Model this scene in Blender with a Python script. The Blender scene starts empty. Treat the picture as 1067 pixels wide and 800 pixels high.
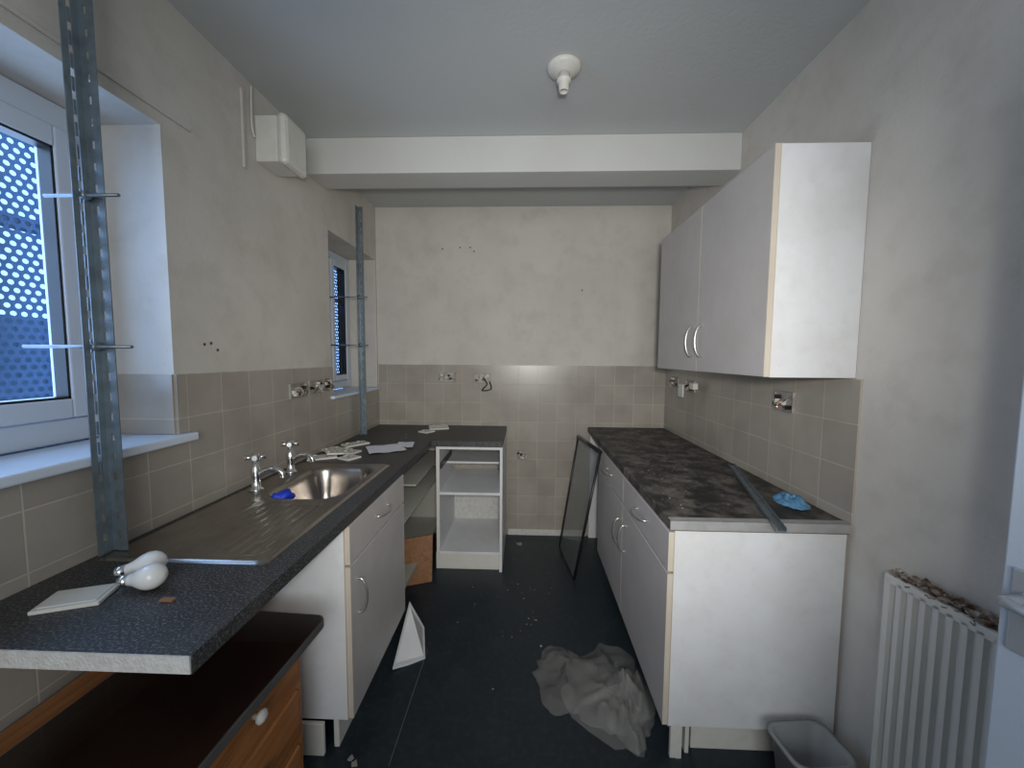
import bpy, bmesh, math, random
from mathutils import Vector, Matrix, noise
random.seed(7)
sc = bpy.context.scene
try:
    sc.view_settings.view_transform = 'Standard'
except Exception: pass

# ------------------------------------------------------------------ materials
def mat(name, col, rough=0.6, metal=0.0, var=0.0, vscale=4.0, var2=0.0, v2scale=40.0, dark=(0,0,0), bump=0.0, bscale=60.0,
        spec=0.5, alpha=1.0, trans=0.0, ior=1.45, coat=0.0, detail=6):
    m = bpy.data.materials.new(name); m.use_nodes = True
    nt = m.node_tree; b = nt.nodes['Principled BSDF']; N = nt.nodes; L = nt.links
    b.inputs['Roughness'].default_value = rough
    b.inputs['Metallic'].default_value = metal
    b.inputs['Specular IOR Level'].default_value = spec
    b.inputs['Alpha'].default_value = alpha
    b.inputs['Transmission Weight'].default_value = trans
    b.inputs['IOR'].default_value = ior
    b.inputs['Coat Weight'].default_value = coat
    tc = N.new('ShaderNodeTexCoord')
    base = N.new('ShaderNodeRGB'); base.outputs[0].default_value = (*col, 1); cur = base.outputs[0]
    def blend(cur, sc_, amt, lo, hi):
        n = N.new('ShaderNodeTexNoise'); n.inputs['Scale'].default_value = sc_; n.inputs['Detail'].default_value = detail
        n.inputs['Roughness'].default_value = .6
        L.new(tc.outputs['Object'], n.inputs['Vector'])
        r = N.new('ShaderNodeMapRange'); r.inputs[1].default_value = lo; r.inputs[2].default_value = hi
        r.inputs[3].default_value = 0; r.inputs[4].default_value = amt
        L.new(n.outputs['Fac'], r.inputs[0])
        x = N.new('ShaderNodeMix'); x.data_type = 'RGBA'
        L.new(r.outputs[0], x.inputs[0]); L.new(cur, x.inputs[6]); x.inputs[7].default_value = (*dark, 1)
        return x.outputs[2]
    if var: cur = blend(cur, vscale, var, .42, .72)
    if var2: cur = blend(cur, v2scale, var2, .5, .75)
    L.new(cur, b.inputs['Base Color'])
    if bump:
        n = N.new('ShaderNodeTexNoise'); n.inputs['Scale'].default_value = bscale; n.inputs['Detail'].default_value = 4
        L.new(tc.outputs['Object'], n.inputs['Vector'])
        bp = N.new('ShaderNodeBump'); bp.inputs['Strength'].default_value = bump; bp.inputs['Distance'].default_value = .01
        L.new(n.outputs['Fac'], bp.inputs['Height']); L.new(bp.outputs[0], b.inputs['Normal'])
    return m

def tile_mat(name, axis):
    m = bpy.data.materials.new(name); m.use_nodes = True
    nt = m.node_tree; b = nt.nodes['Principled BSDF']; N = nt.nodes; L = nt.links
    tc = N.new('ShaderNodeTexCoord'); s = N.new('ShaderNodeSeparateXYZ'); L.new(tc.outputs['Object'], s.inputs[0])
    cz = N.new('ShaderNodeMath'); cz.operation = 'ADD'; cz.inputs[1].default_value = -1.3895 + .152*20; L.new(s.outputs[2], cz.inputs[0])
    cx = N.new('ShaderNodeMath'); cx.operation = 'ADD'; cx.inputs[1].default_value = 0.152*20 + (.05 if axis == 0 else .07)
    L.new(s.outputs[axis], cx.inputs[0])
    c = N.new('ShaderNodeCombineXYZ'); L.new(cx.outputs[0], c.inputs[0]); L.new(cz.outputs[0], c.inputs[1])
    br = N.new('ShaderNodeTexBrick'); br.offset = 0; br.squash = 1
    br.inputs['Scale'].default_value = 1; br.inputs['Brick Width'].default_value = .152; br.inputs['Row Height'].default_value = .152
    br.inputs['Mortar Size'].default_value = .0022; br.inputs['Mortar Smooth'].default_value = .2; br.inputs['Bias'].default_value = 0
    br.inputs['Color1'].default_value = (.335, .303, .262, 1); br.inputs['Color2'].default_value = (.385, .348, .30, 1)
    br.inputs['Mortar'].default_value = (.50, .455, .39, 1)
    L.new(c.outputs[0], br.inputs['Vector'])
    n = N.new('ShaderNodeTexNoise'); n.inputs['Scale'].default_value = 4; n.inputs['Detail'].default_value = 8
    L.new(tc.outputs['Object'], n.inputs['Vector'])
    r = N.new('ShaderNodeMapRange'); r.inputs[1].default_value = .45; r.inputs[2].default_value = .75; r.inputs[4].default_value = .6
    L.new(n.outputs['Fac'], r.inputs[0])
    x = N.new('ShaderNodeMix'); x.data_type = 'RGBA'; L.new(r.outputs[0], x.inputs[0]); L.new(br.outputs['Color'], x.inputs[6])
    x.inputs[7].default_value = (.21, .185, .155, 1); L.new(x.outputs[2], b.inputs['Base Color'])
    b.inputs['Roughness'].default_value = .28
    iv = N.new('ShaderNodeMath'); iv.operation = 'SUBTRACT'; iv.inputs[0].default_value = 1; L.new(br.outputs['Fac'], iv.inputs[1])
    bp = N.new('ShaderNodeBump'); bp.inputs['Strength'].default_value = .5; bp.inputs['Distance'].default_value = .003
    L.new(iv.outputs[0], bp.inputs['Height']); L.new(bp.outputs[0], b.inputs['Normal'])
    return m

def speckle_mat(name, base, spk, rough=.45, dust=(.16, .14, .12), dustamt=.5, scale=260, dscale=5, lo=.48, hi=.75):
    m = bpy.data.materials.new(name); m.use_nodes = True
    nt = m.node_tree; b = nt.nodes['Principled BSDF']; N = nt.nodes; L = nt.links
    tc = N.new('ShaderNodeTexCoord')
    n = N.new('ShaderNodeTexNoise'); n.inputs['Scale'].default_value = scale; n.inputs['Detail'].default_value = 2
    L.new(tc.outputs['Object'], n.inputs['Vector'])
    r = N.new('ShaderNodeMapRange'); r.inputs[1].default_value = .5; r.inputs[2].default_value = .68; L.new(n.outputs['Fac'], r.inputs[0])
    x = N.new('ShaderNodeMix'); x.data_type = 'RGBA'; L.new(r.outputs[0], x.inputs[0])
    x.inputs[6].default_value = (*base, 1); x.inputs[7].default_value = (*spk, 1)
    n2 = N.new('ShaderNodeTexNoise'); n2.inputs['Scale'].default_value = dscale; n2.inputs['Detail'].default_value = 12; n2.inputs['Roughness'].default_value = .75
    L.new(tc.outputs['Object'], n2.inputs['Vector'])
    r2 = N.new('ShaderNodeMapRange'); r2.inputs[1].default_value = lo; r2.inputs[2].default_value = hi; r2.inputs[4].default_value = dustamt
    L.new(n2.outputs['Fac'], r2.inputs[0])
    x2 = N.new('ShaderNodeMix'); x2.data_type = 'RGBA'; L.new(r2.outputs[0], x2.inputs[0]); L.new(x.outputs[2], x2.inputs[6])
    x2.inputs[7].default_value = (*dust, 1); L.new(x2.outputs[2], b.inputs['Base Color'])
    r3 = N.new('ShaderNodeMapRange'); r3.inputs[3].default_value = rough-.12; r3.inputs[4].default_value = rough+.25
    L.new(n2.outputs['Fac'], r3.inputs[0]); L.new(r3.outputs[0], b.inputs['Roughness'])
    return m

def wood_mat(name, c1, c2, rough=.4):
    m = bpy.data.materials.new(name); m.use_nodes = True
    nt = m.node_tree; b = nt.nodes['Principled BSDF']; N = nt.nodes; L = nt.links
    tc = N.new('ShaderNodeTexCoord'); mp = N.new('ShaderNodeMapping'); mp.inputs['Scale'].default_value = (14, 1.2, 14)
    L.new(tc.outputs['Object'], mp.inputs[0])
    n = N.new('ShaderNodeTexNoise'); n.inputs['Scale'].default_value = 2.5; n.inputs['Detail'].default_value = 5; n.inputs['Distortion'].default_value = 1.2
    L.new(mp.outputs[0], n.inputs['Vector'])
    r = N.new('ShaderNodeValToRGB'); r.color_ramp.elements[0].position = .35; r.color_ramp.elements[1].position = .65
    r.color_ramp.elements[0].color = (*c1, 1); r.color_ramp.elements[1].color = (*c2, 1)
    L.new(n.outputs['Fac'], r.inputs[0]); L.new(r.outputs[0], b.inputs['Base Color']); b.inputs['Roughness'].default_value = rough
    return m

M_wall = mat('wall_paint', (.60, .57, .525), .8, var=.34, vscale=1.7, var2=.32, v2scale=8, dark=(.37, .335, .28), bump=.1, bscale=90)
M_ceil = mat('ceiling_paint', (.51, .53, .53), .85, var=.2, vscale=1.6, dark=(.39, .39, .37), bump=.08)
M_beam = mat('beam_paint', (.56, .56, .54), .85, var=.2, vscale=3, dark=(.42, .4, .36))
M_white = mat('white_melamine', (.70, .71, .73), .4, var=.32, vscale=3.5, var2=.18, v2scale=22, dark=(.45, .42, .38))
M_door = mat('door_melamine', (.49, .465, .455), .42, var=.3, vscale=4, var2=.15, v2scale=20, dark=(.34, .31, .28))
M_edge = mat('edging_beige', (.56, .50, .42), .5, var=.3, dark=(.38, .31, .24))
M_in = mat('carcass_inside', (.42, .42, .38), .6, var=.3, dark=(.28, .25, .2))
M_pvc = mat('upvc', (.58, .64, .73), .35)
M_sill = mat('sill_white', (.64, .71, .80), .4, var=.25, vscale=6, dark=(.42, .42, .42))
M_steel = mat('stainless', (.40, .37, .34), .27, 1.0, var=.5, vscale=7, dark=(.18, .155, .13), bump=.06, bscale=25)
M_chrome = mat('chrome', (.75, .75, .75), .16, 1.0, var=.2, vscale=30, dark=(.35, .33, .3))
M_galv = mat('galvanised', (.25, .30, .335), .42, .7, var=.5, vscale=25, dark=(.11, .12, .13))
M_handle = mat('handle_nickel', (.6, .59, .56), .3, .9)
M_lever = mat('aluminium_lever', (.42, .45, .48), .4, .5)
M_rust = mat('rusty_metal', (.42, .41, .38), .6, .4, var=.7, vscale=30, dark=(.16, .10, .07))
M_copper = mat('copper', (.5, .24, .13), .4, .7)
M_black = mat('black_plastic', (.015, .015, .016), .35)
M_plas = mat('white_plastic', (.66, .65, .60), .4, var=.2, vscale=20, dark=(.45, .4, .32))
M_chip = mat('chipboard_edge', (.62, .62, .60), .8, var=.4, vscale=40, dark=(.36, .31, .26), bump=.4, bscale=150)
M_work = speckle_mat('dark_granite_laminate', (.016, .017, .019), (.15, .145, .14), .42, dust=(.10, .095, .09), dustamt=.6, scale=190)
M_work2 = speckle_mat('dark_laminate_worn', (.014, .013, .013), (.05, .046, .042), .5, dust=(.21, .19, .165), dustamt=.95, dscale=9, lo=.45, hi=.68)
M_pine = wood_mat('orange_pine', (.40, .165, .055), (.26, .09, .025))
M_card = wood_mat('brown_board', (.30, .15, .07), (.22, .10, .045), .7)
M_slab = mat('black_brown_gloss', (.016, .008, .006), .12, var=.3, vscale=5, dark=(.05, .025, .015), coat=.4)
M_slabe = mat('worn_black_edge', (.07, .07, .07), .55, var=.5, dark=(.12, .11, .10))
M_rad = mat('radiator_enamel', (.62, .62, .58), .4, var=.15, vscale=6, dark=(.5, .45, .38))
M_radrust = mat('flaking_rust', (.13, .07, .045), .9, var=1, vscale=24, dark=(.62, .58, .52), bump=.8, bscale=90)
M_pdoor = mat('painted_door', (.42, .48, .56), .45, var=.15, dark=(.35, .38, .42))
M_glass = mat('smoked_glass', (.24, .27, .26), .06, alpha=.28)
M_bag = mat('thin_polythene', (.42, .41, .39), .28, alpha=.28, var=.5, vscale=7, dark=(.22, .21, .20))
M_tub = mat('cloudy_plastic', (.30, .31, .31), .35, alpha=.7)
M_blue = mat('blue_plastic', (.12, .30, .5), .3, alpha=.8)
M_blue2 = mat('deep_blue_cloth', (.01, .05, .6), .5)
M_paper = mat('paper', (.72, .75, .82), .7)
M_bulb = mat('opal_glass', (.80, .79, .77), .22, coat=.3)
M_dust = mat('plaster_flakes', (.32, .31, .28), .9)
M_hole = mat('dark_hole', (.10, .08, .06), .9)
M_fence = mat('garden_dark', (.05, .075, .09), .9, var=.7, vscale=5, dark=(.015, .03, .03))
M_floor = speckle_mat('dark_vinyl', (.010, .018, .025), (.016, .027, .036), .40, dust=(.032, .044, .052), dustamt=.6, scale=40)

def dirty_glass():
    m = bpy.data.materials.new('dirty_window_glass'); m.use_nodes = True
    nt = m.node_tree; N = nt.nodes; L = nt.links; N.clear()
    out = N.new('ShaderNodeOutputMaterial'); t = N.new('ShaderNodeBsdfTransparent'); tl = N.new('ShaderNodeBsdfTranslucent'); g = N.new('ShaderNodeBsdfGlossy')
    tl.inputs[0].default_value = (.35, .6, 1, 1); g.inputs['Roughness'].default_value = .05
    a = N.new('ShaderNodeMixShader'); a.inputs[0].default_value = .035; L.new(t.outputs[0], a.inputs[1]); L.new(tl.outputs[0], a.inputs[2])
    b = N.new('ShaderNodeMixShader'); b.inputs[0].default_value = .03; L.new(a.outputs[0], b.inputs[1]); L.new(g.outputs[0], b.inputs[2])
    L.new(b.outputs[0], out.inputs[0]); return m
M_pane = dirty_glass()

# ------------------------------------------------------------------ mesh helpers
def finish(bm, name, mats, parent=None, smooth=False):
    bmesh.ops.recalc_face_normals(bm, faces=bm.faces)
    me = bpy.data.meshes.new(name); bm.to_mesh(me); bm.free()
    for m in (mats if isinstance(mats, (list, tuple)) else [mats]): me.materials.append(m)
    if smooth:
        for p in me.polygons: p.use_smooth = True
    o = bpy.data.objects.new(name, me); sc.collection.objects.link(o)
    if parent: o.parent = parent
    return o
def empty(name):
    e = bpy.data.objects.new(name, None); e.empty_display_size = .1; sc.collection.objects.link(e); return e
def addbox(bm, x0, x1, y0, y1, z0, z1, mi=0, M=None):
    vs = [Vector((x, y, z)) for x in (x0, x1) for y in (y0, y1) for z in (z0, z1)]
    if M: vs = [M @ v for v in vs]
    v = [bm.verts.new(p) for p in vs]
    for q in ((0,1,3,2),(4,6,7,5),(0,4,5,1),(2,3,7,6),(0,2,6,4),(1,5,7,3)):
        f = bm.faces.new([v[i] for i in q]); f.material_index = mi
def boxes(name, lst, mats, parent=None, bevel=0.0, M=None):
    bm = bmesh.new()
    for b in lst: addbox(bm, *b[:6], mi=(b[6] if len(b) > 6 else 0), M=M)
    o = finish(bm, name, mats, parent)
    if bevel:
        md = o.modifiers.new('bevel', 'BEVEL'); md.width = bevel; md.segments = 2; md.limit_method = 'ANGLE'
    return o
def box(name, x0, x1, y0, y1, z0, z1, m, parent=None, bevel=0.0, M=None):
    return boxes(name, [(x0, x1, y0, y1, z0, z1)], m, parent, bevel, M)
def smooth_path(pts, n=8):
    P = [Vector(p) for p in pts]
    if len(P) < 3: return P
    out = []
    for i in range(len(P)-1):
        p0 = P[max(i-1, 0)]; p1 = P[i]; p2 = P[i+1]; p3 = P[min(i+2, len(P)-1)]
        for k in range(n):
            t = k/n
            out.append(.5*((2*p1)+(p2-p0)*t+(2*p0-5*p1+4*p2-p3)*t*t+(3*p1-p0-3*p2+p3)*t**3))
    out.append(P[-1]); return out
def addtube(bm, pts, r, seg=10, sm=True, mi=0, M=None):
    P = smooth_path(pts) if sm else [Vector(p) for p in pts]
    if M: P = [M @ p for p in P]
    rings = []; up = None
    for i, p in enumerate(P):
        t = (P[min(i+1, len(P)-1)]-P[max(i-1, 0)]).normalized()
        if up is None:
            up = t.orthogonal().normalized()
        up = (up - t*up.dot(t)).normalized(); s = t.cross(up)
        rr = r(i/(len(P)-1)) if callable(r) else r
        rings.append([bm.verts.new(p+(up*math.cos(a)+s*math.sin(a))*rr) for a in [2*math.pi*k/seg for k in range(seg)]])
    for a, b in zip(rings, rings[1:]):
        for k in range(seg):
            f = bm.faces.new([a[k], a[(k+1) % seg], b[(k+1) % seg], b[k]]); f.material_index = mi; f.smooth = True
    for rg in (rings[0], rings[-1]):
        f = bm.faces.new(rg); f.material_index = mi
def tube(name, pts, r, m, parent=None, seg=10, sm=True):
    bm = bmesh.new(); addtube(bm, pts, r, seg, sm); return finish(bm, name, m, parent)
def addlathe(bm, prof, M=None, seg=24, mi=0):
    rings = []
    for r, z in prof:
        ring = []
        for k in range(seg):
            a = 2*math.pi*k/seg; v = Vector((max(r, 1e-4)*math.cos(a), max(r, 1e-4)*math.sin(a), z))
            ring.append(bm.verts.new(M @ v if M else v))
        rings.append(ring)
    for a, b in zip(rings, rings[1:]):
        for k in range(seg):
            f = bm.faces.new([a[k], a[(k+1) % seg], b[(k+1) % seg], b[k]]); f.material_index = mi; f.smooth = True
    for rg in (rings[0], rings[-1]):
        f = bm.faces.new(rg); f.material_index = mi
def lathe(name, prof, loc, m, parent=None, rot=None, seg=24):
    bm = bmesh.new(); M = Matrix.Translation(loc)
    if rot: M = M @ rot
    addlathe(bm, prof, M, seg); return finish(bm, name, m, parent)
def slab(name, pts, th, m, parent=None, bevel=0.0):
    bm = bmesh.new(); P = [Vector(p) for p in pts]
    n = (P[1]-P[0]).cross(P[2]-P[0]).normalized()
    a = [bm.verts.new(p) for p in P]; b = [bm.verts.new(p-n*th) for p in P]
    bm.faces.new(a); bm.faces.new(list(reversed(b)))
    for i in range(len(P)):
        j = (i+1) % len(P); bm.faces.new([a[i], b[i], b[j], a[j]])
    o = finish(bm, name, m, parent)
    if bevel:
        md = o.modifiers.new('bevel', 'BEVEL'); md.width = bevel; md.segments = 2
    return o

# ------------------------------------------------------------------ dimensions
XL, XR, YB, ZC = -1.19, 1.113, 3.07, 2.62
YN0 = -1.5
XO = XL-.28     # outside face of the left wall
ZT = 1.3895
TX, TY = tile_mat('tiles_back', 0), tile_mat('tiles_side', 1)

# ------------------------------------------------------------------ room shell (wall tiles are part of each wall)
box('floor', XO, XR+.15, YN0-.1, YB+.15, -.1, 0, M_floor)
box('ceiling', XO, XR+.15, YN0-.1, YB+.15, ZC, ZC+.1, M_ceil)
boxes('wall_back', [(XO, XR+.15, YB, YB+.15, 0, ZC, 0), (XL+.008, XR-.008, YB-.008, YB, 0.0, ZT, 1)], [M_wall, TX])
boxes('wall_right', [(XR, XR+.15, YN0, YB, 0, ZC, 0), (XR-.008, XR, 1.30, YB-.009, .86, ZT, 1)], [M_wall, TY])
box('wall_front', XO, XR+.15, YN0-.1, YN0, 0, ZC, M_wall)
W1a, W1b, W1z0, W1z1 = .12, 1.26, 1.155, 2.20
W2a, W2b, W2z0, W2z1 = 2.32, YB-.02, 1.19, 2.21
boxes('wall_left', [
    (XO, XL, YN0, W1a, 0, ZC), (XO, XL, W1b, W2a, 0, ZC), (XO, XL, W2b, YB, 0, ZC),
    (XO, XL, W1a, W1b, 0, W1z0), (XO, XL, W1a, W1b, W1z1, ZC),
    (XO, XL, W2a, W2b, 0, W2z0), (XO, XL, W2a, W2b, W2z1, ZC),
    (XL, XL+.008, YN0+.6, W1a, .60, ZT, 1), (XL, XL+.008, W1a, W1b, .60, W1z0, 1), (XL, XL+.008, W1b+.051, W2a-.031, .60, ZT, 1),
    (XL, XL+.008, W1b, W1b+.051, .60, W1z0, 1), (XL, XL+.008, W1b, W1b+.051, W1z0+.03, ZT, 1),
    (XL, XL+.008, W2a-.031, YB-.009, .60, W2z0, 1), (XL, XL+.008, W2a-.031, W2a, 1.2105, ZT, 1),
    (XL-.195, XL-.001, W1b-.008, W1b, 1.186, ZT, 1)], [M_wall, TY])
box('ceiling_beam', XL, XR, 2.108, 2.30, 2.434, ZC, M_beam, bevel=.004)
boxes('trim_1', [(XL, XL+.010, 1.625, 1.640, 2.24, 2.56)], M_wall, bevel=.003)
boxes('trim_2', [(XL, XL+.008, .0, 1.37, 2.238, 2.252)], M_wall, bevel=.003)
box('baseboard_back', -.13, .50, YB-.02, YB-.0085, 0, .05, M_chip, bevel=.003)

# window sills
box('windowsill', XL-.205, XL+.035, W1a+.002, W1b+.05, 1.156, 1.184, M_sill, bevel=.006)
boxes('windowsill.001', [(XL-.19, XL+.03, W2a-.03, W2b, 1.1905, 1.21)], M_sill, bevel=.004)

# windows
def window(name, ya, yb, za, zb, mull, f=.055, s=.042, bars=()):
    e = empty(name); xo, xi = XO+.01, XO+.07
    fr = [(xo, xi, ya, ya+f, za, zb), (xo, xi, yb-f, yb, za, zb), (xo, xi, ya+f, yb-f, za, za+f), (xo, xi, ya+f, yb-f, zb-f, zb)]
    ys = [ya+f] + mull + [yb-f]
    for q in mull: fr.append((xo, xi, q-.03, q+.03, za+f, zb-f))
    boxes('frame', fr, M_pvc, e, .005)
    sash = []; gask = []; pane = []
    for i in range(len(ys)-1):
        a = ys[i]+(.03 if i else 0)+.004; b = ys[i+1]-(.03 if i < len(ys)-2 else 0)-.004
        c, d = za+f+.004, zb-f-.004
        xs0, xs1 = xo+.01, xi+.016
        sash += [(xs0, xs1, a, a+s, c, d), (xs0, xs1, b-s, b, c, d), (xs0, xs1, a+s, b-s, c, c+s), (xs0, xs1, a+s, b-s, d-s, d)]
        g = .007
        gask += [(xs0+.02, xs1-.006, a+s, a+s+g, c+s, d-s), (xs0+.02, xs1-.006, b-s-g, b-s, c+s, d-s),
                 (xs0+.02, xs1-.006, a+s, b-s, c+s, c+s+g), (xs0+.02, xs1-.006, a+s, b-s, d-s-g, d-s)]
        for z in bars: gask.append((xs1-.02, xs1-.008, a+s, b-s, z-.006, z+.006))
        if bars: gask.append((xs1-.02, xs1-.008, (a+b)/2-.006, (a+b)/2+.006, c+s, d-s))
        pane.append((xs0+.024, xs0+.028, a+s+.001, b-s-.001, c+s+.001, d-s-.001))
    boxes('sash', sash, M_pvc, e, .005); boxes('gasket', gask, M_black, e)
    bm = bmesh.new()
    for p in pane:
        bm.faces.new([bm.verts.new(q) for q in ((p[0], p[2], p[4]), (p[0], p[3], p[4]), (p[0], p[3], p[5]), (p[0], p[2], p[5]))])
    finish(bm, 'glass', M_pane, e)
    return e
window('window_1', W1a+.002, W1b-.002, 1.186, W1z1-.002, [.60], .072, .058)
window('window_2', W2a+.002, W2b-.002, 1.212, W2z1-.002, [2.70], bars=(1.53, 1.86))

# perforated steel security screens
def perf_mat():
    m = bpy.data.materials.new('perforated_steel'); m.use_nodes = True
    nt = m.node_tree; N = nt.nodes; L = nt.links; b = N['Principled BSDF']; out = N['Material Output']
    b.inputs['Base Color'].default_value = (.04, .08, .15, 1); b.inputs['Roughness'].default_value = .6
    tc = N.new('ShaderNodeTexCoord'); s = N.new('ShaderNodeSeparateXYZ'); L.new(tc.outputs['Object'], s.inputs[0])
    def mth(op, a, bb=None, v=None):
        n = N.new('ShaderNodeMath'); n.operation = op
        L.new(a, n.inputs[0])
        if bb is not None: L.new(bb, n.inputs[1])
        if v is not None: n.inputs[1].default_value = v
        return n.outputs[0]
    def frac(q, p, off=200.):
        q = mth('MULTIPLY', q, v=1/p); q = mth('ADD', q, v=off); return q
    p = .023
    zrow = frac(s.outputs[2], p)
    odd = mth('MULTIPLY', mth('MODULO', mth('FLOOR', zrow), v=2.0), v=.5)
    yc = mth('ADD', frac(s.outputs[1], p*1.1), odd)
    def sq(q):
        q = mth('SUBTRACT', mth('FRACT', q), v=.5); return mth('MULTIPLY', q, q)
    d = mth('SQRT', mth('ADD', sq(yc), sq(zrow)))
    fac = mth('LESS_THAN', d, v=.33)
    tr = N.new('ShaderNodeBsdfTransparent'); mx = N.new('ShaderNodeMixShader')
    L.new(fac, mx.inputs[0]); L.new(b.outputs[0], mx.inputs[1]); L.new(tr.outputs[0], mx.inputs[2]); L.new(mx.outputs[0], out.inputs[0])
    return m
M_perf = perf_mat()
e = empty('security_screen')
box('perforated_sheet', XO-.052, XO-.050, -.1, 1.6, .95, 2.5, M_perf, e)
boxes('stiffener', [(XO-.075, XO-.053, -.1, 1.56, 1.83, 1.87), (XO-.075, XO-.03, 1.56, 1.6, -.1, 2.5), (XO-.075, XO-.053, -.1, -.06, -.1, 2.5)], M_black, e)
e2 = empty('security_screen')
box('perforated_sheet', XO-.052, XO-.050, 2.0, 3.4, .95, 2.5, M_perf, e2)
boxes('stiffener', [(XO-.075, XO-.03, 2.0, 2.04, -.1, 2.5), (XO-.075, XO-.03, 3.36, 3.4, -.1, 2.5)], M_black, e2)
bm = bmesh.new()
for i in range(60):
    y = -3+i*.16
    addbox(bm, -3.82, -3.80, y, y+.15, -.1, 1.72+.01*(i % 3))
addbox(bm, -3.80, -3.76, -3, 6.6, .5, .6); addbox(bm, -3.80, -3.76, -3, 6.6, 1.4, 1.5)
finish(bm, 'garden_fence', M_fence)
box('garden_ground', -3.8, XO-.08, -3, 6.6, -.15, -.1, M_fence)

# ------------------------------------------------------------------ slotted angle posts
def post(name, x, y, z0, z1, w=.042, rods=()):
    e = empty(name); t = .0025; bm = bmesh.new(); pitch = .055
    def flange(fn):
        fn(0, w*.41, z0, z1); fn(w*.59, w, z0, z1)
        z = z0
        while z < z1:
            fn(w*.41, w*.59, z, min(z+pitch-.020, z1)); z += pitch
    flange(lambda a, b, c, d: addbox(bm, x+a, x+b, y-t, y, c, d))
    flange(lambda a, b, c, d: addbox(bm, x, x+t, y-b, y-a-t, c, d))
    finish(bm, 'angle', M_galv, e)
    for i, (z, xa, xb) in enumerate(rods):
        tube('rod_%d' % i, [(xa, y-.02, z), (xb, y-.02, z)], .0045, M_galv, e, sm=False)
        lathe('nut_%d' % i, [(.006, 0), (.012, 0), (.012, .01), (.006, .01)], (x+.006, y-.02, z), M_galv, e, Matrix.Rotation(math.pi/2, 4, 'Y'), 6)
post('slotted_angle_post', -1.150, 1.005, .910, ZC-.002, rods=((1.865, -1.25, -1.05), (1.476, -1.34, -1.04)))
post('slotted_angle_post', -1.155, 2.66, .9005, 2.47, w=.036, rods=((1.86, -1.36, -1.09), (1.53, -1.36, -1.09)))

# ------------------------------------------------------------------ left worktop with sink
BX0, BX1, BY0, BY1 = -1.03, -.73, 1.42, 1.84
WL = XL+.009
e = empty('kitchen_worktop')
boxes('top', [
    (WL, BX0-.01, .655, YB-.009, .862, .90), (BX1+.01, -.615, .655, YB-.009, .862, .90),
    (BX0-.01, BX1+.01, .655, BY0-.01, .862, .90), (BX0-.01, BX1+.01, BY1+.01, YB-.009, .862, .90),
    (-.615, -.145, 2.48, YB-.009, .862, .90)], M_work, e)
box('cut_end', WL, -.617, .652, .655, .864, .8985, M_chip, e)
sink_root = empty('kitchen_sink')
def build_sink():
    e = sink_root
    x0, x1, y0, y1 = -1.15, -.685, .96, 1.91
    nx, ny = 94, 190
    bm = bmesh.new(); V = []
    def sdf(x, y, a, b, c, d, r):
        qx = abs(x-(a+b)/2)-(b-a)/2+r; qy = abs(y-(c+d)/2)-(d-c)/2+r
        return math.hypot(max(qx, 0), max(qy, 0))+min(max(qx, qy), 0)-r
    def ss(a, b, t):
        t = max(0, min(1, (t-a)/(b-a))); return t*t*(3-2*t)
    for j in range(ny+1):
        row = []
        for i in range(nx+1):
            x = x0+(x1-x0)*i/nx; y = y0+(y1-y0)*j/ny
            z = .9065
            ed = sdf(x, y, x0, x1, y0, y1, .03)
            z -= .006*ss(-.008, 0, ed)
            z += .003*ss(-.016, -.008, ed)*(1-ss(-.008, 0, ed))
            dd = sdf(x, y, -1.06, -.715, .99, 1.38, .04)
            z -= .003*ss(0, -.02, dd)
            if dd < 0: z += .0026*ss(0, -.03, dd)*(.5+.5*math.cos((x+.9)*2*math.pi/.034))
            bd = sdf(x, y, BX0, BX1, BY0, BY1, .085)
            z -= .15*ss(.0, -.045, bd) + .004*ss(.012, 0, bd) + .012*ss(-.03, -.15, bd)
            row.append(bm.verts.new((x, y, z)))
        V.append(row)
    for j in range(ny):
        for i in range(nx):
            f = bm.faces.new([V[j][i], V[j][i+1], V[j+1][i+1], V[j+1][i]]); f.smooth = True
    finish(bm, 'bowl_and_drainer', M_steel, e)
    lathe('plug_hole', [(.0, .004), (.018, .004), (.022, .006), (.034, .004), (.036, .0)], ((BX0+BX1)/2, 1.66, .7435), M_chrome, e)
    for k, (tx, ty, ang) in enumerate(((-1.095, 1.50, .15), (-1.10, 1.74, .05))):
        t = empty('tap_%d' % k); t.parent = e
        T = Matrix.Translation((tx, ty, .906)) @ Matrix.Rotation(ang, 4, 'Z')
        bm = bmesh.new()
        addlathe(bm, [(.026, 0), (.026, .006), (.017, .012), (.015, .05), (.018, .06), (.018, .085), (.013, .095), (.010, .125)], T)
        addtube(bm, [(.01, 0, .06), (.04, 0, .082), (.075, 0, .085), (.10, 0, .07), (.105, 0, .05)], .0105, 12, M=T)
        addlathe(bm, [(.012, .122), (.019, .128), (.019, .144), (.012, .154), (.002, .156)], T)
        for a in range(4):
            R = T @ Matrix.Rotation(a*math.pi/2+.4, 4, 'Z')
            addtube(bm, [(.008, 0, .136), (.036, 0, .138)], lambda q: .006+.004*q, 8, sm=False, M=R)
        finish(bm, 'body', M_chrome, t)
    return e
build_sink()
def blob(name, c, rx, ry, rz, m, seed=0, amp=.35, sub=3, parent=None):
    bm = bmesh.new(); bmesh.ops.create_icosphere(bm, subdivisions=sub, radius=1)
    for v in bm.verts:
        n = noise.noise(v.co*1.7+Vector((seed, seed*2, 0)))*amp + noise.noise(v.co*4+Vector((0, seed, 3)))*amp*.5
        d = v.co*(1+n); v.co = Vector((d.x*rx, d.y*ry, d.z*rz))+Vector(c)
    return finish(bm, name, m, parent, True)
blob('blue_cloth', (-.975, 1.475, .878), .035, .045, .036, M_blue2, 4, .5, parent=sink_root)

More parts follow.
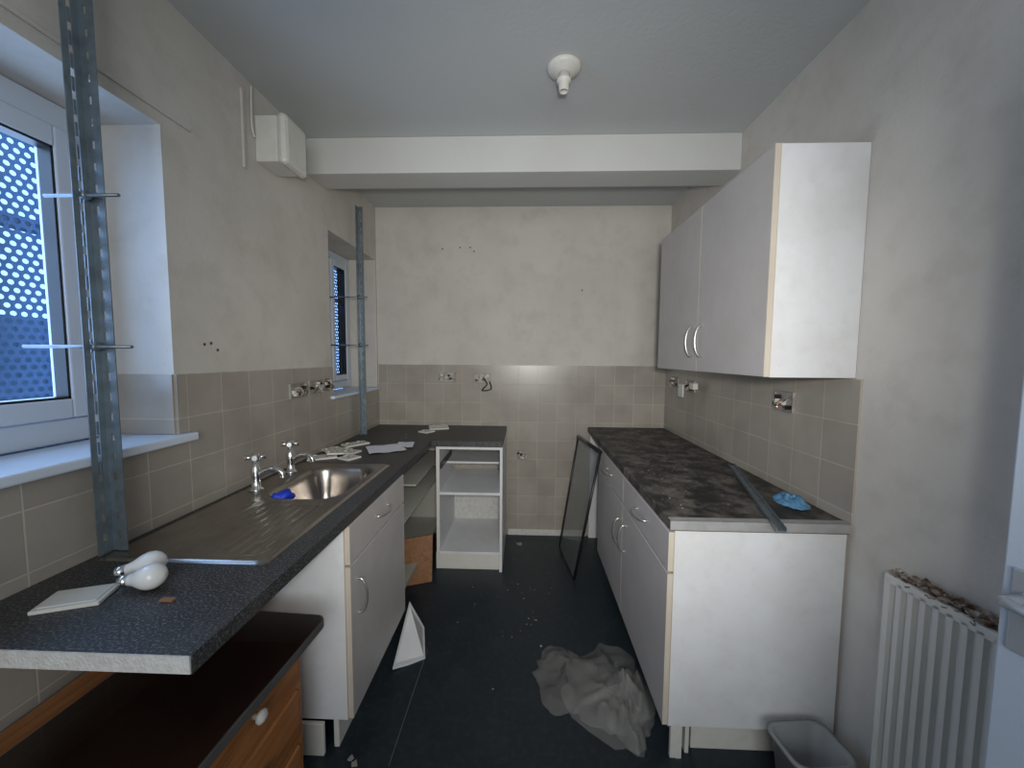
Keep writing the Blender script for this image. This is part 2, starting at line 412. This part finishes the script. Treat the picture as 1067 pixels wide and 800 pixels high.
# ------------------------------------------------------------------ cabinets
def d_handle(parent, p, axis, length, out, name='handle'):
    a = Vector(axis); o = Vector(out); p = Vector(p); h = length/2
    pts = [p-a*h, p-a*h*.97+o*.014, p-a*h*.6+o*.027, p+o*.032, p+a*h*.6+o*.027, p+a*h*.97+o*.014, p+a*h]
    return tube(name, pts, .0048, M_handle, parent)
def front(parent, name, x, out, y0, y1, z0, z1, m=M_door):
    xa, xb = (x, x+.018) if out > 0 else (x-.018, x)
    o = box(name, xa, xb, y0, y1, z0, z1, m, parent, .0015)
    boxes(name+'_edging', [(xa-.0002, xb+.0002, y0-.003, y0-.0002, z0, z1), (xa, xb, y1+.0002, y1+.003, z0, z1)], M_edge, parent)
    return o
e = empty('sink_base_cabinet')
xf = -.635
boxes('carcass', [(WL+.01, xf, 1.29, 1.308, .13, .86), (WL+.01, xf, 1.882, 1.90, .13, .86), (WL+.01, xf, 1.308, 1.882, .13, .148),
                  (WL+.01, WL+.02, 1.308, 1.882, .148, .70)], M_white, e, .001)
box('edging', xf-.001, xf+.001, 1.2895, 1.3085, .13, .86, M_edge, e)
front(e, 'door', xf+.002, 1, 1.296, 1.893, .135, .705)
front(e, 'drawer_front', xf+.002, 1, 1.296, 1.893, .715, .855)
d_handle(e, (xf+.02, 1.355, .565), (0, 0, 1), .13, (1, 0, 0), 'door_handle')
d_handle(e, (xf+.02, 1.60, .79), (0, 1, 0), .13, (1, 0, 0), 'drawer_handle')
boxes('foot', [(-.83, -.72, 1.275, 1.29, 0, .125), (-.70, -.68, 1.31, 1.88, 0, .128)], M_plas, e, .003)
boxes('leg', [(-1.1, -1.06, 1.33, 1.37, 0, .13), (-1.1, -1.06, 1.83, 1.87, 0, .13), (-.72, -.701, 1.83, 1.87, 0, .13)], M_black, e)

e = empty('open_shelf_cabinet')
ys0, ys1 = 2.50, 3.055
boxes('carcass', [(-.585, -.567, ys0, ys1, .12, .86), (-.163, -.145, ys0, ys1, .0, .86), (-.567, -.163, ys0, ys1, .12, .138),
                  (-.567, -.163, ys0, ys1, .53, .548), (-.567, -.163, ys0+.25, ys1, .675, .69), (-.567, -.163, ys0, ys0+.02, .84, .86)], M_white, e, .001)
box('back_panel', -.567, -.163, ys1-.012, ys1-.006, .138, .50, M_chip, e)
boxes('plinth', [(-.60, -.163, 2.53, 2.545, 0, .118)], M_plas, e, .002)
box('edging', -.588, -.566, ys0-.003, ys0, .12, .86, M_plas, e)
boxes('runner', [(-.566, -.560, ys0+.02, ys0+.4, .70, .74), (-.17, -.164, ys0+.02, ys0+.4, .70, .74)], M_black, e)
e = empty('corner_base_cabinet')
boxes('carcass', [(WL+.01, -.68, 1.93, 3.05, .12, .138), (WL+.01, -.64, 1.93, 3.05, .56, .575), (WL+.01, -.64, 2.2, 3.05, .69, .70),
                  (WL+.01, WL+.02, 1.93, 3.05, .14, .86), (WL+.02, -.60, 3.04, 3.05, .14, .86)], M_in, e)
boxes('leg', [(-1.1, -1.06, 2.0, 2.04, 0, .12), (-.76, -.72, 2.0, 2.04, 0, .12), (-1.1, -1.06, 2.9, 2.94, 0, .12), (-.76, -.72, 2.9, 2.94, 0, .12)], M_black, e)
slab('brown_board', [(-.80, 2.30, .001), (-.595, 2.38, .001), (-.60, 2.43, .29), (-.80, 2.34, .29)], -.012, M_card, e)

xf2 = .522
WR = XR-.009
e = empty('base_cabinet_run')
boxes('carcass', [(xf2, WR-.005, 1.305, 1.323, .14, .86), (xf2, WR-.005, 1.913, 1.931, .14, .86), (xf2, WR-.005, 2.54, 2.558, .14, .86),
                  (xf2, WR-.005, 1.323, 2.54, .14, .158), (WR-.015, WR-.005, 1.323, 2.54, .158, .86), (xf2, WR-.005, 3.03, 3.05, .0, .86)], M_white, e, .001)
box('edging', xf2-.001, xf2+.001, 1.3045, 1.3235, .14, .86, M_edge, e)
for a, b in ((1.308, 1.917), (1.925, 2.55)):
    front(e, 'door', xf2-.002, -1, a, b, .145, .705)
    front(e, 'drawer_front', xf2-.002, -1, a, b, .715, .855)
d_handle(e, (xf2-.02, 1.865, .56), (0, 0, 1), .13, (-1, 0, 0), 'door_handle')
d_handle(e, (xf2-.02, 1.975, .55), (0, 0, 1), .13, (-1, 0, 0), 'door_handle')
d_handle(e, (xf2-.02, 1.61, .79), (0, 1, 0), .13, (-1, 0, 0), 'drawer_handle')
d_handle(e, (xf2-.02, 2.22, .79), (0, 1, 0), .13, (-1, 0, 0), 'drawer_handle')
boxes('plinth', [(.60, .615, 1.34, 2.9, 0, .138), (.63, 1.05, 1.36, 1.375, 0, .138)], M_plas, e, .002)
boxes('leg', [(.56, .58, 1.32, 1.34, 0, .14), (.54, .56, 1.322, 1.335, .0, .14), (1.0, 1.04, 2.4, 2.44, 0, .14)], M_plas, e)
e = empty('kitchen_worktop')
box('top', .504, WR, 1.30, YB-.009, .862, .90, M_work2, e, .003)
boxes('metal_trim', [(.502, WR, 1.294, 1.2995, .868, .902), (.502, WR, 1.294, 1.322, .9005, .9025)], mat('trim_alu', (.42, .42, .42), .45, .3, var=.4, vscale=20, dark=(.2, .2, .2)), e)

xu = .828
e = empty('wall_cupboard')
boxes('carcass', [(xu, XR-.001, 1.33, 1.348, 1.392, 2.155), (xu, XR-.001, 1.84, 1.858, 1.392, 2.155), (xu, XR-.001, 2.352, 2.37, 1.392, 2.155),
                  (xu, XR-.001, 1.348, 2.352, 1.392, 1.41), (xu, XR-.001, 1.348, 2.352, 2.137, 2.155), (XR-.01, XR-.002, 1.348, 2.352, 1.41, 2.137)], M_white, e, .001)
box('edging', xu-.001, xu+.001, 1.3295, 1.3485, 1.392, 2.155, M_edge, e)
for a, b in ((1.332, 1.846), (1.852, 2.368)):
    front(e, 'door', xu-.002, -1, a, b, 1.394, 2.155)
d_handle(e, (xu-.02, 1.80, 1.535), (0, 0, 1), .14, (-1, 0, 0))
d_handle(e, (xu-.02, 1.90, 1.535), (0, 0, 1), .14, (-1, 0, 0))

# ------------------------------------------------------------------ pine drawers with black top under the near worktop
e = empty('pine_chest_of_drawers')
cx = -.705; ca, cb, ch = .42, 1.13, .611
boxes('body', [(-1.15, cx, ca, ca+.018, 0, ch-.018), (-1.15, cx, cb-.018, cb, 0, ch-.018), (-1.15, -1.135, ca+.018, cb-.018, .02, ch-.018),
               (-1.165, cx+.010, ca-.01, cb+.008, ch-.018, ch), (-1.135, cx-.02, ca+.018, cb-.018, .02, .04), (cx-.02, cx, ca+.018, cb-.018, 0, .06),
               (cx-.02, cx, ca+.018, cb-.018, .235, .247), (cx-.02, cx, ca+.018, cb-.018, .418, .43), (cx-.02, cx, ca+.018, cb-.018, .583, .593)], M_pine, e, .003)
for z0, z1 in ((.065, .232), (.25, .415), (.433, .58)):
    box('drawer', cx-.016, cx+.006, ca+.022, cb-.022, z0, z1, M_pine, e, .006)
    for y in (.62, .915):
        lathe('knob', [(.008, 0), (.008, .010), (.016, .014), (.018, .022), (.012, .029), (.001, .031)], (cx+.006, y, (z0+z1)/2+.01), M_plas, e, Matrix.Rotation(math.pi/2, 4, 'Y'))
def rounded_slab(name, c, w, d, z0, z1, ang, r, mats):
    bm = bmesh.new(); pts = []
    for sx, sy, a0 in ((1, 1, 0), (-1, 1, 90), (-1, -1, 180), (1, -1, 270)):
        for k in range(9):
            a = math.radians(a0+k*90/8)
            pts.append(Vector((sx*(w/2-r)+r*math.cos(a)*1, sy*(d/2-r)+r*math.sin(a), 0)))
    R = Matrix.Translation(c) @ Matrix.Rotation(ang, 4, 'Z')
    top = [bm.verts.new(R @ Vector((p.x, p.y, z1))) for p in pts]; bot = [bm.verts.new(R @ Vector((p.x, p.y, z0))) for p in pts]
    bm.faces.new(top); f = bm.faces.new(list(reversed(bot)))
    n = len(pts)
    for i in range(n):
        f = bm.faces.new([top[i], bot[i], bot[(i+1) % n], top[(i+1) % n]]); f.material_index = 1
    o = finish(bm, name, mats); md = o.modifiers.new('bevel', 'BEVEL'); md.width = .004; md.segments = 2; md.limit_method = 'ANGLE'; md.angle_limit = .8
    return o
rounded_slab('black_glass_top', (-.843, .85, 0), .42, .60, .6115, .640, math.radians(-3), .03, [M_slab, M_slabe])

# ------------------------------------------------------------------ wall-mounted things
e = empty('extractor_fan_box')
box('base', XL, XL+.10, 1.71, 1.86, 2.305, 2.50, M_plas, e, .005)
box('cover', XL+.101, XL+.145, 1.70, 1.87, 2.295, 2.51, M_plas, e, .019)
tube('cable', [(XL+.006, 1.69, 2.61), (XL+.006, 1.685, 2.45), (XL+.006, 1.70, 2.4)], .004, M_plas, e)

def socket_box(name, wall, c, w=.135, h=.075, seed=0):
    e = empty(name); rnd = random.Random(seed)
    R = {'b': 0, 'l': math.pi/2, 'r': -math.pi/2}[wall]
    M = Matrix.Translation(c) @ Matrix.Rotation(R, 4, 'Z')
    t = .003; d = .014
    boxes('back_box', [(-w/2, w/2, -.003, -.001, -h/2, h/2), (-w/2, -w/2+t, -d, -.003, -h/2, h/2), (w/2-t, w/2, -d, -.003, -h/2, h/2),
                       (-w/2+t, w/2-t, -d, -.003, -h/2, -h/2+t), (-w/2+t, w/2-t, -d, -.003, h/2-t, h/2)], M_rust, e, M=M)
    bm = bmesh.new()
    for k in range(4):
        x = rnd.uniform(-w*.38, w*.38); z = rnd.uniform(-h*.3, h*.3)
        addbox(bm, x-.009, x+.009, -.022, -.004, z-.008, z+.008, k % 2, M=M)
    finish(bm, 'terminals', [M_plas, M_black], e)
    bm = bmesh.new()
    for k in range(4):
        x = rnd.uniform(-w*.3, w*.3); x2 = x+rnd.uniform(-.03, .03)
        addtube(bm, [(x, -.004, .01), (x+.01, -.03, rnd.uniform(-.01, .02)), (x2, -.035, -.01), (x2+.008, -.018, -.025)], .0016, 6, mi=k % 3, M=M)
    finish(bm, 'wires', [M_black, M_copper, M_plas], e)
    return e
socket_box('open_socket_box', 'b', (-.625, YB-.0085, 1.29), seed=1)
s2 = socket_box('open_socket_box', 'b', (-.345, YB-.0085, 1.285), seed=2)
tube('loose_cable', [(-.33, YB-.02, 1.28), (-.30, YB-.06, 1.24), (-.34, YB-.05, 1.19), (-.27, YB-.04, 1.2), (-.28, YB-.06, 1.26)], .005, M_black, s2)
socket_box('open_socket_box', 'b', (-.02, YB-.0085, .665), w=.08, seed=3)
socket_box('open_socket_box', 'l', (XL+.0085, 1.94, 1.275), w=.14, seed=4)
socket_box('open_socket_box', 'l', (XL+.0085, 2.11, 1.28), w=.14, seed=5)
socket_box('open_socket_box', 'l', (XL+.0085, 2.235, 1.285), w=.08, seed=6)
s = socket_box('open_socket_box', 'r', (XR-.0085, 2.58, 1.27), w=.14, seed=7)
boxes('hanging_faceplate', [(XR-.09, XR-.082, 2.52, 2.60, 1.20, 1.285), (XR-.075, XR-.045, 2.40, 2.46, 1.26, 1.30)], M_plas, s, .003)
socket_box('open_socket_box', 'r', (XR-.0085, 2.85, 1.28), w=.14, seed=8)
s = socket_box('open_socket_box', 'r', (XR-.0085, 1.655, 1.275), w=.12, h=.085, seed=9)
tube('copper_cable', [(XR-.02, 1.66, 1.27), (XR-.06, 1.63, 1.255), (XR-.08, 1.60, 1.26)], .003, M_copper, s)
bm = bmesh.new()
for x, z in ((-.66, 2.30), (-.52, 2.31), (-.44, 2.31), (-.41, 2.28), (.44, 1.98)):
    addlathe(bm, [(.0, 0), (.006, 0), (.006, .001), (.0, .001)], Matrix.Translation((x, YB-.0005, z)) @ Matrix.Rotation(math.pi/2, 4, 'X'), 8)
for y, z in ((1.42, 1.50), (1.45, 1.475), (1.39, 1.495)):
    addlathe(bm, [(.0, 0), (.006, 0), (.006, .001), (.0, .001)], Matrix.Translation((XL+.0005, y, z)) @ Matrix.Rotation(math.pi/2, 4, 'Y'), 8)
finish(bm, 'plaster_screw_holes', M_hole)

e = empty('ceiling_lamp_holder')
lathe('rose', [(.0, 0), (.064, 0), (.069, -.008), (.062, -.02), (.038, -.030), (.03, -.034)], (.145, 1.63, ZC-.0005), M_plas, e, seg=36)
lathe('lampholder', [(.024, -.03), (.024, -.050), (.029, -.053), (.029, -.064), (.021, -.066), (.019, -.098), (.015, -.098), (.015, -.08)], (.145, 1.63, ZC-.0005), M_plas, e)

# ------------------------------------------------------------------ radiator
e = empty('radiator')
M = Matrix.Translation((1.033, 1.09, 0)) @ Matrix.Rotation(math.radians(4), 4, 'Z')
bm = bmesh.new()
Lr = .60; n = 20; prof = []
for i in range(n):
    y = -Lr*i/n; p = Lr/n
    prof += [(0, y), (0, y-p*.45), (.012, y-p*.58), (.012, y-p*.86)]
prof.append((0, -Lr))
va = [bm.verts.new(M @ Vector((x, y, .15))) for x, y in prof]; vb = [bm.verts.new(M @ Vector((x, y, .835))) for x, y in prof]
for i in range(len(prof)-1): bm.faces.new([va[i], va[i+1], vb[i+1], vb[i]])
finish(bm, 'front_panel', M_rad, e)
boxes('shell', [(.0, .012, -Lr, 0, .825, .85), (.0, .012, -Lr, 0, .13, .155), (.0, .055, 0, .004, .15, .85), (.043, .055, -.45, 0, .13, .85)], M_rad, e, .004, M=M)
bm = bmesh.new()
for i in range(260):
    y = random.uniform(-.42, 0); x = random.uniform(.004, .052); s = random.uniform(.003, .011); z = .838+random.uniform(0, .026)
    T = M @ Matrix.Translation((x, y, z)) @ Matrix.Rotation(random.uniform(0, 3), 4, 'Z') @ Matrix.Rotation(random.uniform(-.8, .8), 4, 'X')
    addbox(bm, -s, s, -s*.7, s*.7, -s*.2, s*.2, 0, T)
finish(bm, 'flaking_grille', M_radrust, e)
boxes('fins', [(.016, .041, -.43+i*.02, -.428+i*.02, .2, .83) for i in range(21)], M_radrust, e, M=M)

# open door with lever handle
e = empty('door_1')
M = Matrix.Translation((.812, .655, 0)) @ Matrix.Rotation(math.radians(10), 4, 'Z')
box('leaf', 0, .038, -.76, 0, .01, 2.02, M_pdoor, e, .003, M=M)
boxes('handle_plate', [(-.006, -.0005, -.052, -.014, .975, 1.115)], M_lever, e, .002, M=M)
bm = bmesh.new(); addlathe(bm, [(.010, 0), (.010, -.045), (.008, -.05)], M @ Matrix.Translation((-.005, -.033, 1.07)) @ Matrix.Rotation(math.pi/2, 4, 'Y'))
addtube(bm, [(-.05, -.033, 1.07), (-.056, -.055, 1.072), (-.056, -.12, 1.062), (-.05, -.145, 1.055)], .0085, 10, M=M)
finish(bm, 'lever', M_lever, e)

# ------------------------------------------------------------------ loose objects
e = empty('leaning_glass_door')
P = [Vector((.335, 2.42, .004)), Vector((.28, 2.86, .004)), Vector((.405, 2.84, .86)), Vector((.478, 2.38, .86))]
slab('glass', P, .006, M_glass, e)
for i in range(4):
    a, b = P[i], P[(i+1) % 4]
    tube('rail_%d' % i, [a+Vector((-.004, 0, .006)), b+Vector((-.004, 0, .006))], (.006, .007, .014, .009)[i], M_black, e, 8, False)
M = Matrix.Translation((.945, 1.60, .9035)) @ Matrix.Rotation(math.atan2(-(1.96-1.24), -(1.06-.83)), 4, 'Z')
boxes('metal_bar', [(-.40, .40, -.015, .015, 0, .003), (-.40, .40, .012, .015, .003, .014), (-.40, .40, -.015, -.012, .003, .012)], M_galv, M=M)
def crumple(name, c, rx, ry, h, m, seed, z=0.0, n=56, rings=26, fr=3.0):
    bm = bmesh.new(); V = [[bm.verts.new((c[0], c[1], z+h*.6))]]
    for i in range(1, rings+1):
        row = []
        for k in range(n):
            a = 2*math.pi*k/n
            R = 1+.35*noise.noise(Vector((math.cos(a)*1.3, math.sin(a)*1.3, seed)))+.18*noise.noise(Vector((math.cos(a)*4, math.sin(a)*4, seed+5)))
            q = i/rings; x = math.cos(a)*R*q; y = math.sin(a)*R*q
            wx = x+.35*noise.noise(Vector((x*2, y*2, seed+20))); wy = y+.35*noise.noise(Vector((x*2, y*2, seed+30)))
            nn = 1-abs(noise.noise(Vector((wx*fr*.5, wy*fr*.5, seed+1))))*2.4
            n2 = 1-abs(noise.noise(Vector((wx*fr*1.2, wy*fr*1.2, seed+9))))*2.2
            zz = h*(max(0, nn)*.75+max(0, n2)*.25)*(1-q**3)+.002
            row.append(bm.verts.new((c[0]+x*rx, c[1]+y*ry, z+zz)))
        V.append(row)
    for k in range(n): bm.faces.new([V[0][0], V[1][k], V[1][(k+1) % n]])
    for i in range(1, rings):
        for k in range(n): bm.faces.new([V[i][k], V[i+1][k], V[i+1][(k+1) % n], V[i][(k+1) % n]])
    return finish(bm, name, m, smooth=True)
e = empty('plastic_bag')
for o in (crumple('sheet', (.37, 1.60), .20, .26, .07, M_bag, 3.3, fr=2.2), crumple('sheet', (.20, 1.66), .16, .17, .045, M_bag, 8.1, fr=2.2), crumple('sheet', (.43, 1.54), .10, .20, .15, M_bag, 12.1, fr=2.0),
          crumple('sheet', (.36, 1.50), .13, .10, .05, M_bag, 15.7, fr=2.4)):
    o.parent = e
crumple('blue_plastic_film', (1.03, 1.48), .055, .075, .035, M_blue, 2.2, .9035, fr=4)
slab('broken_white_board', [(-.60, 1.66, .02), (-.47, 1.74, .003), (-.53, 1.95, .003), (-.602, 1.93, .16)], .012, M_white)
def tub():
    bm = bmesh.new(); T = Matrix.Translation((.925, 1.18, 0)) @ Matrix.Rotation(.1, 4, 'Z')
    def ring(w, d, r, z):
        out = []
        for sx, sy, a0 in ((1, 1, 0), (-1, 1, 90), (-1, -1, 180), (1, -1, 270)):
            for k in range(7):
                a = math.radians(a0+k*15); out.append(bm.verts.new(T @ Vector((sx*(w/2-r)+r*math.cos(a), sy*(d/2-r)+r*math.sin(a), z))))
        return out
    R = [ring(.14, .11, .03, .002), ring(.18, .14, .035, .21), ring(.205, .16, .04, .215), ring(.205, .16, .04, .225), ring(.175, .135, .035, .222), ring(.135, .105, .03, .008)]
    for a, b in zip(R, R[1:]):
        for k in range(len(a)):
            f = bm.faces.new([a[k], a[(k+1) % len(a)], b[(k+1) % len(a)], b[k]]); f.smooth = True
    bm.faces.new(R[0]); bm.faces.new(R[-1])
    return finish(bm, 'plastic_tub', M_tub)
tub()

for nm, c, dr in (('light_bulb', (-.935, .90), (-1.0, -.5)), ('light_bulb', (-.880, .845), (-1.0, -.15))):
    ang = math.atan2(dr[1], dr[0])
    e = empty(nm)
    T = Matrix.Translation((c[0], c[1], .9325)) @ Matrix.Rotation(ang, 4, 'Z') @ Matrix.Rotation(math.radians(97), 4, 'Y')
    bm = bmesh.new(); addlathe(bm, [(.0, -.030), (.012, -.028), (.022, -.020), (.028, -.010), (.0295, .003), (.026, .017), (.018, .032), (.014, .042), (.0135, .048)], T, 28); finish(bm, 'globe', M_bulb, e)
    bm = bmesh.new(); addlathe(bm, [(.0135, .048), (.0135, .066), (.011, .069), (.004, .072)], T, 20); finish(bm, 'cap', M_chrome, e)
def plate(name, c, w, d, ang, z=.9005):
    M = Matrix.Translation((c[0], c[1], z)) @ Matrix.Rotation(ang, 4, 'Z')
    return boxes(name, [(-w/2, w/2, -d/2, d/2, 0, .008), (-w/2+.008, w/2-.008, -d/2+.008, d/2-.008, .008, .0105)], M_plas, None, .0025, M)
plate('blanking_plate', (-1.01, .80), .118, .080, .35)
boxes('wooden_chip', [(-.82, -.79, .80, .812, .9005, .905)], M_card)
def socket_face(c, ang, z=.9005, tilt=0.0, w=.146, parent=None):
    M = Matrix.Translation((c[0], c[1], z)) @ Matrix.Rotation(ang, 4, 'Z') @ Matrix.Rotation(tilt, 4, 'X')
    L = [(-w/2, w/2, -.043, .043, 0, .009, 0)]
    for s in ((-.036, .036) if w > .1 else (0,)):
        L += [(s-.004, s+.004, .006, .02, .0085, .0095, 1), (s-.015, s-.008, -.018, -.010, .0085, .0095, 1), (s+.008, s+.015, -.018, -.010, .0085, .0095, 1),
              (s-.008, s+.008, .026, .038, .009, .013, 0)]
    return boxes('socket_faceplate', L, [M_plas, M_black], parent, .001, M)
socket_face((-1.10, 2.02), .5); socket_face((-1.00, 2.14), 1.3, w=.086)
socket_face((-1.10, 2.19), -.3); socket_face((-1.06, 2.34), .9); socket_face((-.95, 2.02), 1.1, w=.086)
socket_face((-.66, 2.90), .3, z=.908, tilt=.15); socket_face((-.72, 2.77), 1.0, w=.086)
socket_face((-1.08, 2.10), 2.2, z=.914, tilt=.1)
for i, (c, w, d, a) in enumerate((((-.83, 2.24), .21, .20, .5), ((-.74, 2.33), .10, .15, .2))):
    bm = bmesh.new(); M = Matrix.Translation((c[0], c[1], .9015+.003*i)) @ Matrix.Rotation(a, 4, 'Z'); n = 8; V = []
    for j in range(n+1):
        V.append([bm.verts.new(M @ Vector((w*(k/n-.5), d*(j/n-.5), .004+.006*noise.noise(Vector((k*.4, j*.4, i*4)))))) for k in range(n+1)])
    for j in range(n):
        for k in range(n): bm.faces.new([V[j][k], V[j][k+1], V[j+1][k+1], V[j+1][k]])
    finish(bm, 'paper_sheet', M_paper, smooth=True)
def debris(name, pts, z, m, seed):
    r = random.Random(seed); bm = bmesh.new()
    for x, y, s in pts:
        a = r.uniform(0, 6.28); k = r.choice((3, 4, 5)); h = r.uniform(.0008, .0015+s*.25)
        ring = [(x+math.cos(a+6.28*j/k)*s*r.uniform(.4, 1.1), y+math.sin(a+6.28*j/k)*s*r.uniform(.4, 1.1)) for j in range(k)]
        A = [bm.verts.new((p, q, z)) for p, q in ring]; B = [bm.verts.new((p, q, z+h)) for p, q in ring]
        bm.faces.new(B); bm.faces.new(A[::-1])
        for j in range(k): bm.faces.new([A[j], A[(j+1) % k], B[(j+1) % k], B[j]])
    return finish(bm, name, m)
def scat(n, xr, yr, smin, smax, seed):
    r = random.Random(seed); return [(r.uniform(*xr), r.uniform(*yr), smin+(smax-smin)*r.random()**3) for _ in range(n)]
debris('floor_debris', scat(34, (-.45, .30), (1.5, 3.0), .002, .009, 1)+scat(14, (-.12, .12), (1.9, 2.4), .003, .008, 6)+[(-.60, 1.25, .016), (-.62, 1.27, .012), (-.03, 2.9, .03)], .0006, M_dust, 1)
debris('worktop_debris', scat(26, (-.95, -.66), (2.42, 2.70), .0015, .007, 2), .9006, M_dust, 2)
debris('worktop_debris', scat(110, (.54, .84), (1.4, 3.0), .0012, .005, 3), .9006, M_dust, 3)
boxes('vinyl_seam', [(-.475, -.472, 1.25, 1.8, .0002, .0008)], mat('seam', (.12, .13, .13), .8))

# ------------------------------------------------------------------ camera
cam = bpy.data.cameras.new('camera'); co = bpy.data.objects.new('camera', cam); sc.collection.objects.link(co)
p, a, r = .0707, .0341, .0064
F = Vector((-math.sin(a)*math.cos(p), math.cos(a)*math.cos(p), -math.sin(p)))
R0 = Vector((math.cos(a), math.sin(a), 0)); U0 = R0.cross(F)
R = R0*math.cos(r)+U0*math.sin(r); U = -R0*math.sin(r)+U0*math.cos(r)
mw = Matrix((R, U, -F)).transposed().to_4x4(); mw.translation = Vector((0, 0, 1.4563)); co.matrix_world = mw
cam.sensor_fit = 'HORIZONTAL'; cam.sensor_width = 36; cam.lens = 400/1067*36; cam.clip_start = .02
sc.camera = co

# ------------------------------------------------------------------ light
w = bpy.data.worlds.new('dusk_sky'); sc.world = w; w.use_nodes = True
bg = w.node_tree.nodes['Background']; bg.inputs[0].default_value = (.26, .50, 1, 1); bg.inputs[1].default_value = 2.6
def area(name, loc, rot, sx, sy, e, col):
    l = bpy.data.lights.new(name, 'AREA'); l.shape = 'RECTANGLE'; l.size = sx; l.size_y = sy; l.energy = e; l.color = col
    o = bpy.data.objects.new(name, l); o.location = loc; o.rotation_euler = rot; sc.collection.objects.link(o); return o
area('hallway_light', (.1, -1.3, 1.6), (math.radians(90), 0, 0), 1.2, 1.2, 26, (.92, .97, 1.0))
l = bpy.data.lights.new('torch_light', 'SPOT'); l.energy = 118; l.color = (1, .965, .90); l.shadow_soft_size = .06
l.spot_size = math.radians(100); l.spot_blend = 1.0
o = bpy.data.objects.new('torch_light', l); o.location = (.06, -.12, 1.55); o.rotation_euler = (math.radians(87), 0, math.radians(-1)); sc.collection.objects.link(o)
area('daylight_window', (XO-.03, .7, 1.7), (0, math.radians(-90), 0), .9, 1.0, 12, (.4, .62, 1))
